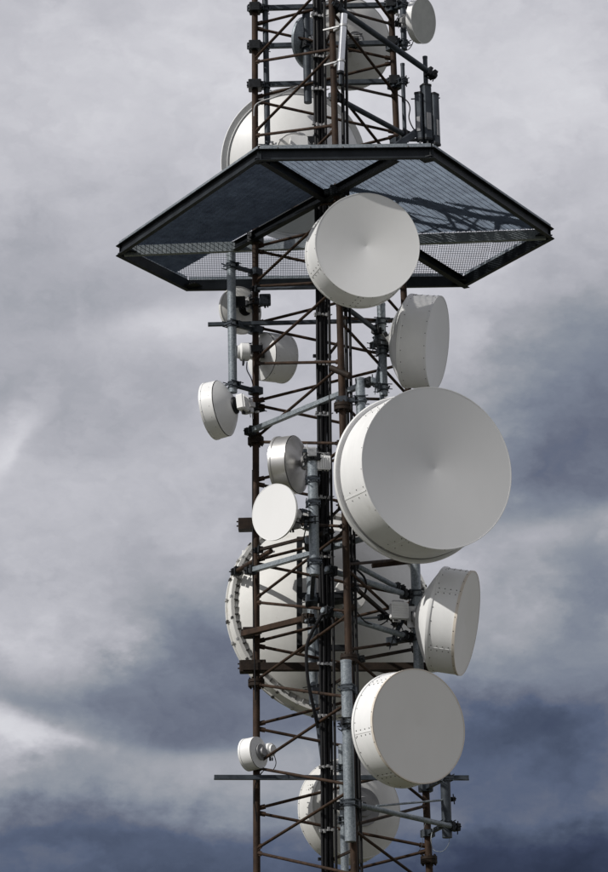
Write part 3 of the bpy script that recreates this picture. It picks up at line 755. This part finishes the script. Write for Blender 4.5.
# the huge dish: ribbed rim, smooth back, frame
u, v, Y, a = 328, 617, 2.6, 107
F = at(u, v, Y); n = aim(u, v, 26, 225, True); r = a * mpp(F)
huge = thing('open_dish', F - n * .9, 'huge cream dish back with ribbed bolted rim filling the tower behind the bracing', 'dish antenna', DG)
SH = .30; rf = r * .972; ri = r * .912
b = MB(); prof = [(-SH - .03, ri)] + [(-SH - .03 - .92 * (1 - (lerp(1, .13, i / 16)) ** 2), ri * lerp(1, .13, i / 16)) for i in range(1, 17)]
b.lathe(F, n, prof, 128); rb = link('reflector_back', b, 'offwhite', huge, angle=50)
b = MB(); b.lathe(F, n, [(.0, r * .97), (.0, r), (-.05, r), (-.05, r * .985), (-SH + .03, rf), (-SH + .03, rf + .035), (-SH - .01, rf + .035), (-SH - .01, rf - .03), (-SH + .035, rf - .04), (-SH + .035, ri + .01), (-SH - .03, ri)], 128); rim = link('rim', b, 'offwhite', huge, angle=25)
x, y, _ = frame(n)
for i in range(84):
    t = 2 * pi * i / 84; e = x * cos(t) + y * sin(t); tt = e.cross(n); b = MB()
    b.box(F + e * ((rf + ri) / 2) - n * (SH - .005), e * ((rf - ri) / 2 - .02), tt * .008, n * .03); link('rib', b, 'bolt' if i % 4 else 'silver', rim)
for i in range(30):
    t = 2 * pi * (i + .5) / 30; e = x * cos(t) + y * sin(t); tt = e.cross(n); b = MB()
    b.box(F + e * (r * 1.0) - n * .04, e * .014, tt * .028, n * .035, .006); b.tube(F + e * (r * .996) - n * .12, F + e * (r * .996) + n * .01, .010, 6); b.box(F + e * (rf + .03) - n * (SH - .02), e * .014, tt * .022, n * .035); link('rim_latch', b, 'bolt' if i % 2 else 'silver', rim)
for i in range(6):
    t = 2 * pi * (i + .3) / 6; e = x * cos(t) + y * sin(t); tt = e.cross(n); b = MB()
    b.box(F + e * (r * .978) - n * (SH / 2), e * .006, tt * .04, n * (SH / 2 - .03)); link('seam_strip', b, 'white', rim)
b = MB(); b.lathe(F, n, [(-SH - .85, ri * .18), (-SH - .97, ri * .17), (-SH - 1.0, ri * .16), (-SH - 1.0, .001)], 40); link('hub_ring', b, 'offwhite', huge)
for (ua, va, ub, vb) in ((245, 554, 272, 549), (244, 655, 285, 649)):
    b = MB(); pa = at(ua, va, F.y - .45); pb = at(ub, vb, F.y - .85); b.tube(pa, pb, .028, 10); b.box(pa, V((.05, 0, 0)), V((0, .05, 0)), Z * .06, .01); link('stay', b, 'white', huge)
# dark mounting frame between dish and tower
fr = []
b = MB(); b.beam(at(299.5, 538, 1.0), at(299.5, 650, 1.0), V((0, 1, 0)), .1, .1); b.beam(at(297, 540, 1.0), at(350, 540, 1.0), Z, .1, .1); b.beam(at(350, 538, 1.0), at(350, 650, 1.0), V((0, 1, 0)), .1, .1); b.beam(at(297, 648, 1.0), at(350, 648, 1.0), Z, .1, .1)
link('mount_frame', b, 'darksteel', huge)
b = MB(); b.tube(F - n * 1.2, at(325, 600, .95), .12, 16); b.beam(at(325, 600, 1.0), at(325, 600, .75), Z, .2, .2); b.beam(at(299, 596, 1.0), at(350, 596, 1.0), Z, .12, .1); link('mount_arm', b, 'darksteel', huge)

# ------------------------------------------------------------------ panel antennas, tube antenna, radio boxes
def panel(u0, u1, v0, v1, Y, th, label, yaw, mat='galvdark'):
    a_ = at((u0 + u1) / 2, v0, Y); c_ = at((u0 + u1) / 2, v1, Y); w = abs(u1 - u0) * mpp(a_)
    t = thing('panel_antenna', V((a_.x, a_.y, c_.z)), label, 'panel antenna', 'panel antennas at the platform corner')
    f = V((sin(yaw), -cos(yaw), 0)); x_ = Z.cross(f); c = V((a_.x, a_.y, (a_.z + c_.z) / 2)); h = (a_.z - c_.z) / 2
    b = MB(); b.box(c, x_ * w / 2, f * th / 2, Z * h, .02); bd = link('housing', b, mat, t)
    for s in (-1, 1):
        b = MB(); b.box(c + Z * s * (h - .02), x_ * (w / 2 + .006), f * (th / 2 + .006), Z * .018, .02); link('end_cap', b, 'darksteel', t)
        b = MB(); q = c - f * (th / 2 + .05) + Z * s * h * .7; b.box(q, x_ * .05, f * .07, Z * .035, .01); b.tube(q - x_ * .09, q + x_ * .09, .012, 6); b.tube(q - f * .05 - x_ * .05, q - f * .16 - x_ * .05, .01, 6); link('hinge', b, 'darksteel', t)
    b = MB(); b.box(c + f * (th / 2 + .006) - Z * h * .35, x_ * w * .25, f * .006, Z * h * .3); link('label_plate', b, 'greyhub', t)
    b = MB(); b.tube(c - Z * h, c - Z * (h + .07), .02, 8); link('connector', b, 'silver', t)
    return t
panel(415, 422, 93, 141, -.55, .14, 'narrow dark panel antenna nearest the thin pole at the platform corner', -.3)
panel(421, 430, 85, 141, -.5, .16, 'tall dark panel antenna in the middle of the corner cluster', .5)
panel(429, 437.5, 94, 146, -.45, .16, 'outermost dark panel antenna of the corner cluster', .9)
b_t = thing('panel_bracket', at(425, 150, -.35), 'dark clamp arms joining the panel antennas to their slim pole', 'bracket')
for v in (98, 133):
    b = MB(); b.beam(at(415, v, -.45), at(436, v, -.40), Z, .06, .05); b.box(at(425, v, -.38), V((.09, 0, 0)), V((0, .09, 0)), Z * .05, .02); b.tube(at(411, v + 1, -.48), at(440, v, -.4), .012, 6); link('arm', b, 'darksteel', b_t)
b = MB(); b.beam(at(425, 142, -.35), at(425, 198, -.35), V((0, 1, 0)), .08, .08); b.beam(at(425, 140, -.35), at(405, 140, .6), Z, .06, .06); link('post_foot', b, 'darksteel', b_t)
ta = thing('tube_antenna', at(340, 74, -1.75), 'shiny metal tube antenna strapped to the front leg near the top', 'antenna')
b = MB(); A0, A1 = at(340.3, 73, -1.72), at(344, 14, -1.72); b.tube(A0, A1, .062, 24); link('tube', b, 'chrome', ta)
b = MB(); b.tube(A0 - Z * .02, A0 + (A1 - A0) * .03, .066, 20); link('end_cap', b, 'darksteel', ta)
b = MB(); b.tube(A0 - Z * .22, A0, .03, 10); link('stem', b, 'galvdark', ta)
for t, mm in ((.2, 'silver'), (.8, 'silver')):
    c = lerp(A0, A1, t); q = leg('M', c.z); b = MB(); b.lathe(c, A1 - A0, [(-.02, .063), (-.02, .075), (.02, .075), (.02, .063)], 18); b.beam(c, q, Z, .05, .06); b.beam(c + V((-.07, .02, 0)), q + V((-.16, -.02, .02)), Z, .03, .035); link('strap', b, mm, ta)
def radio_box(u, v, Y, tgt, label, s):
    c = at(u, v, Y); t = thing('radio_box', c - Z * .15, label, 'radio box'); x_ = V((cos(.3), sin(.3), 0)); f = V((sin(.3), -cos(.3), 0))
    b = MB(); b.box(c, x_ * .14 * s, Z * .125 * s, f * .06 * s, .02); bo = link('housing', b, 'white', t)
    b = MB()
    for i in range(5): b.box(c + f * .066 * s + Z * ((i - 2) * .04 * s), x_ * .12 * s, Z * .006, f * .012)
    link('fins', b, 'white', bo)
    b = MB(); b.pipe([c + x_ * (-.1 * s) - Z * .12 * s, c + x_ * (-.1 * s) - Z * .17 * s, c + x_ * (.02 * s) - Z * .17 * s, c + x_ * (.02 * s) - Z * .12 * s], .012, 6); b.pipe([c + x_ * (-.1 * s) + Z * .12 * s, c + x_ * (-.1 * s) + Z * .16 * s, c + x_ * (.08 * s) + Z * .16 * s, c + x_ * (.08 * s) + Z * .12 * s], .012, 6); link('handle', b, 'silver', t)
    b = MB(); b.beam(c, tgt, Z, .07, .07); link('bracket', b, 'darksteel', t)
radio_box(399, 611, -.45, at(414, 612, -.12), 'white radio box between the grey tubes beside the right dish pole', 1.1)

scene.render.engine = 'CYCLES'
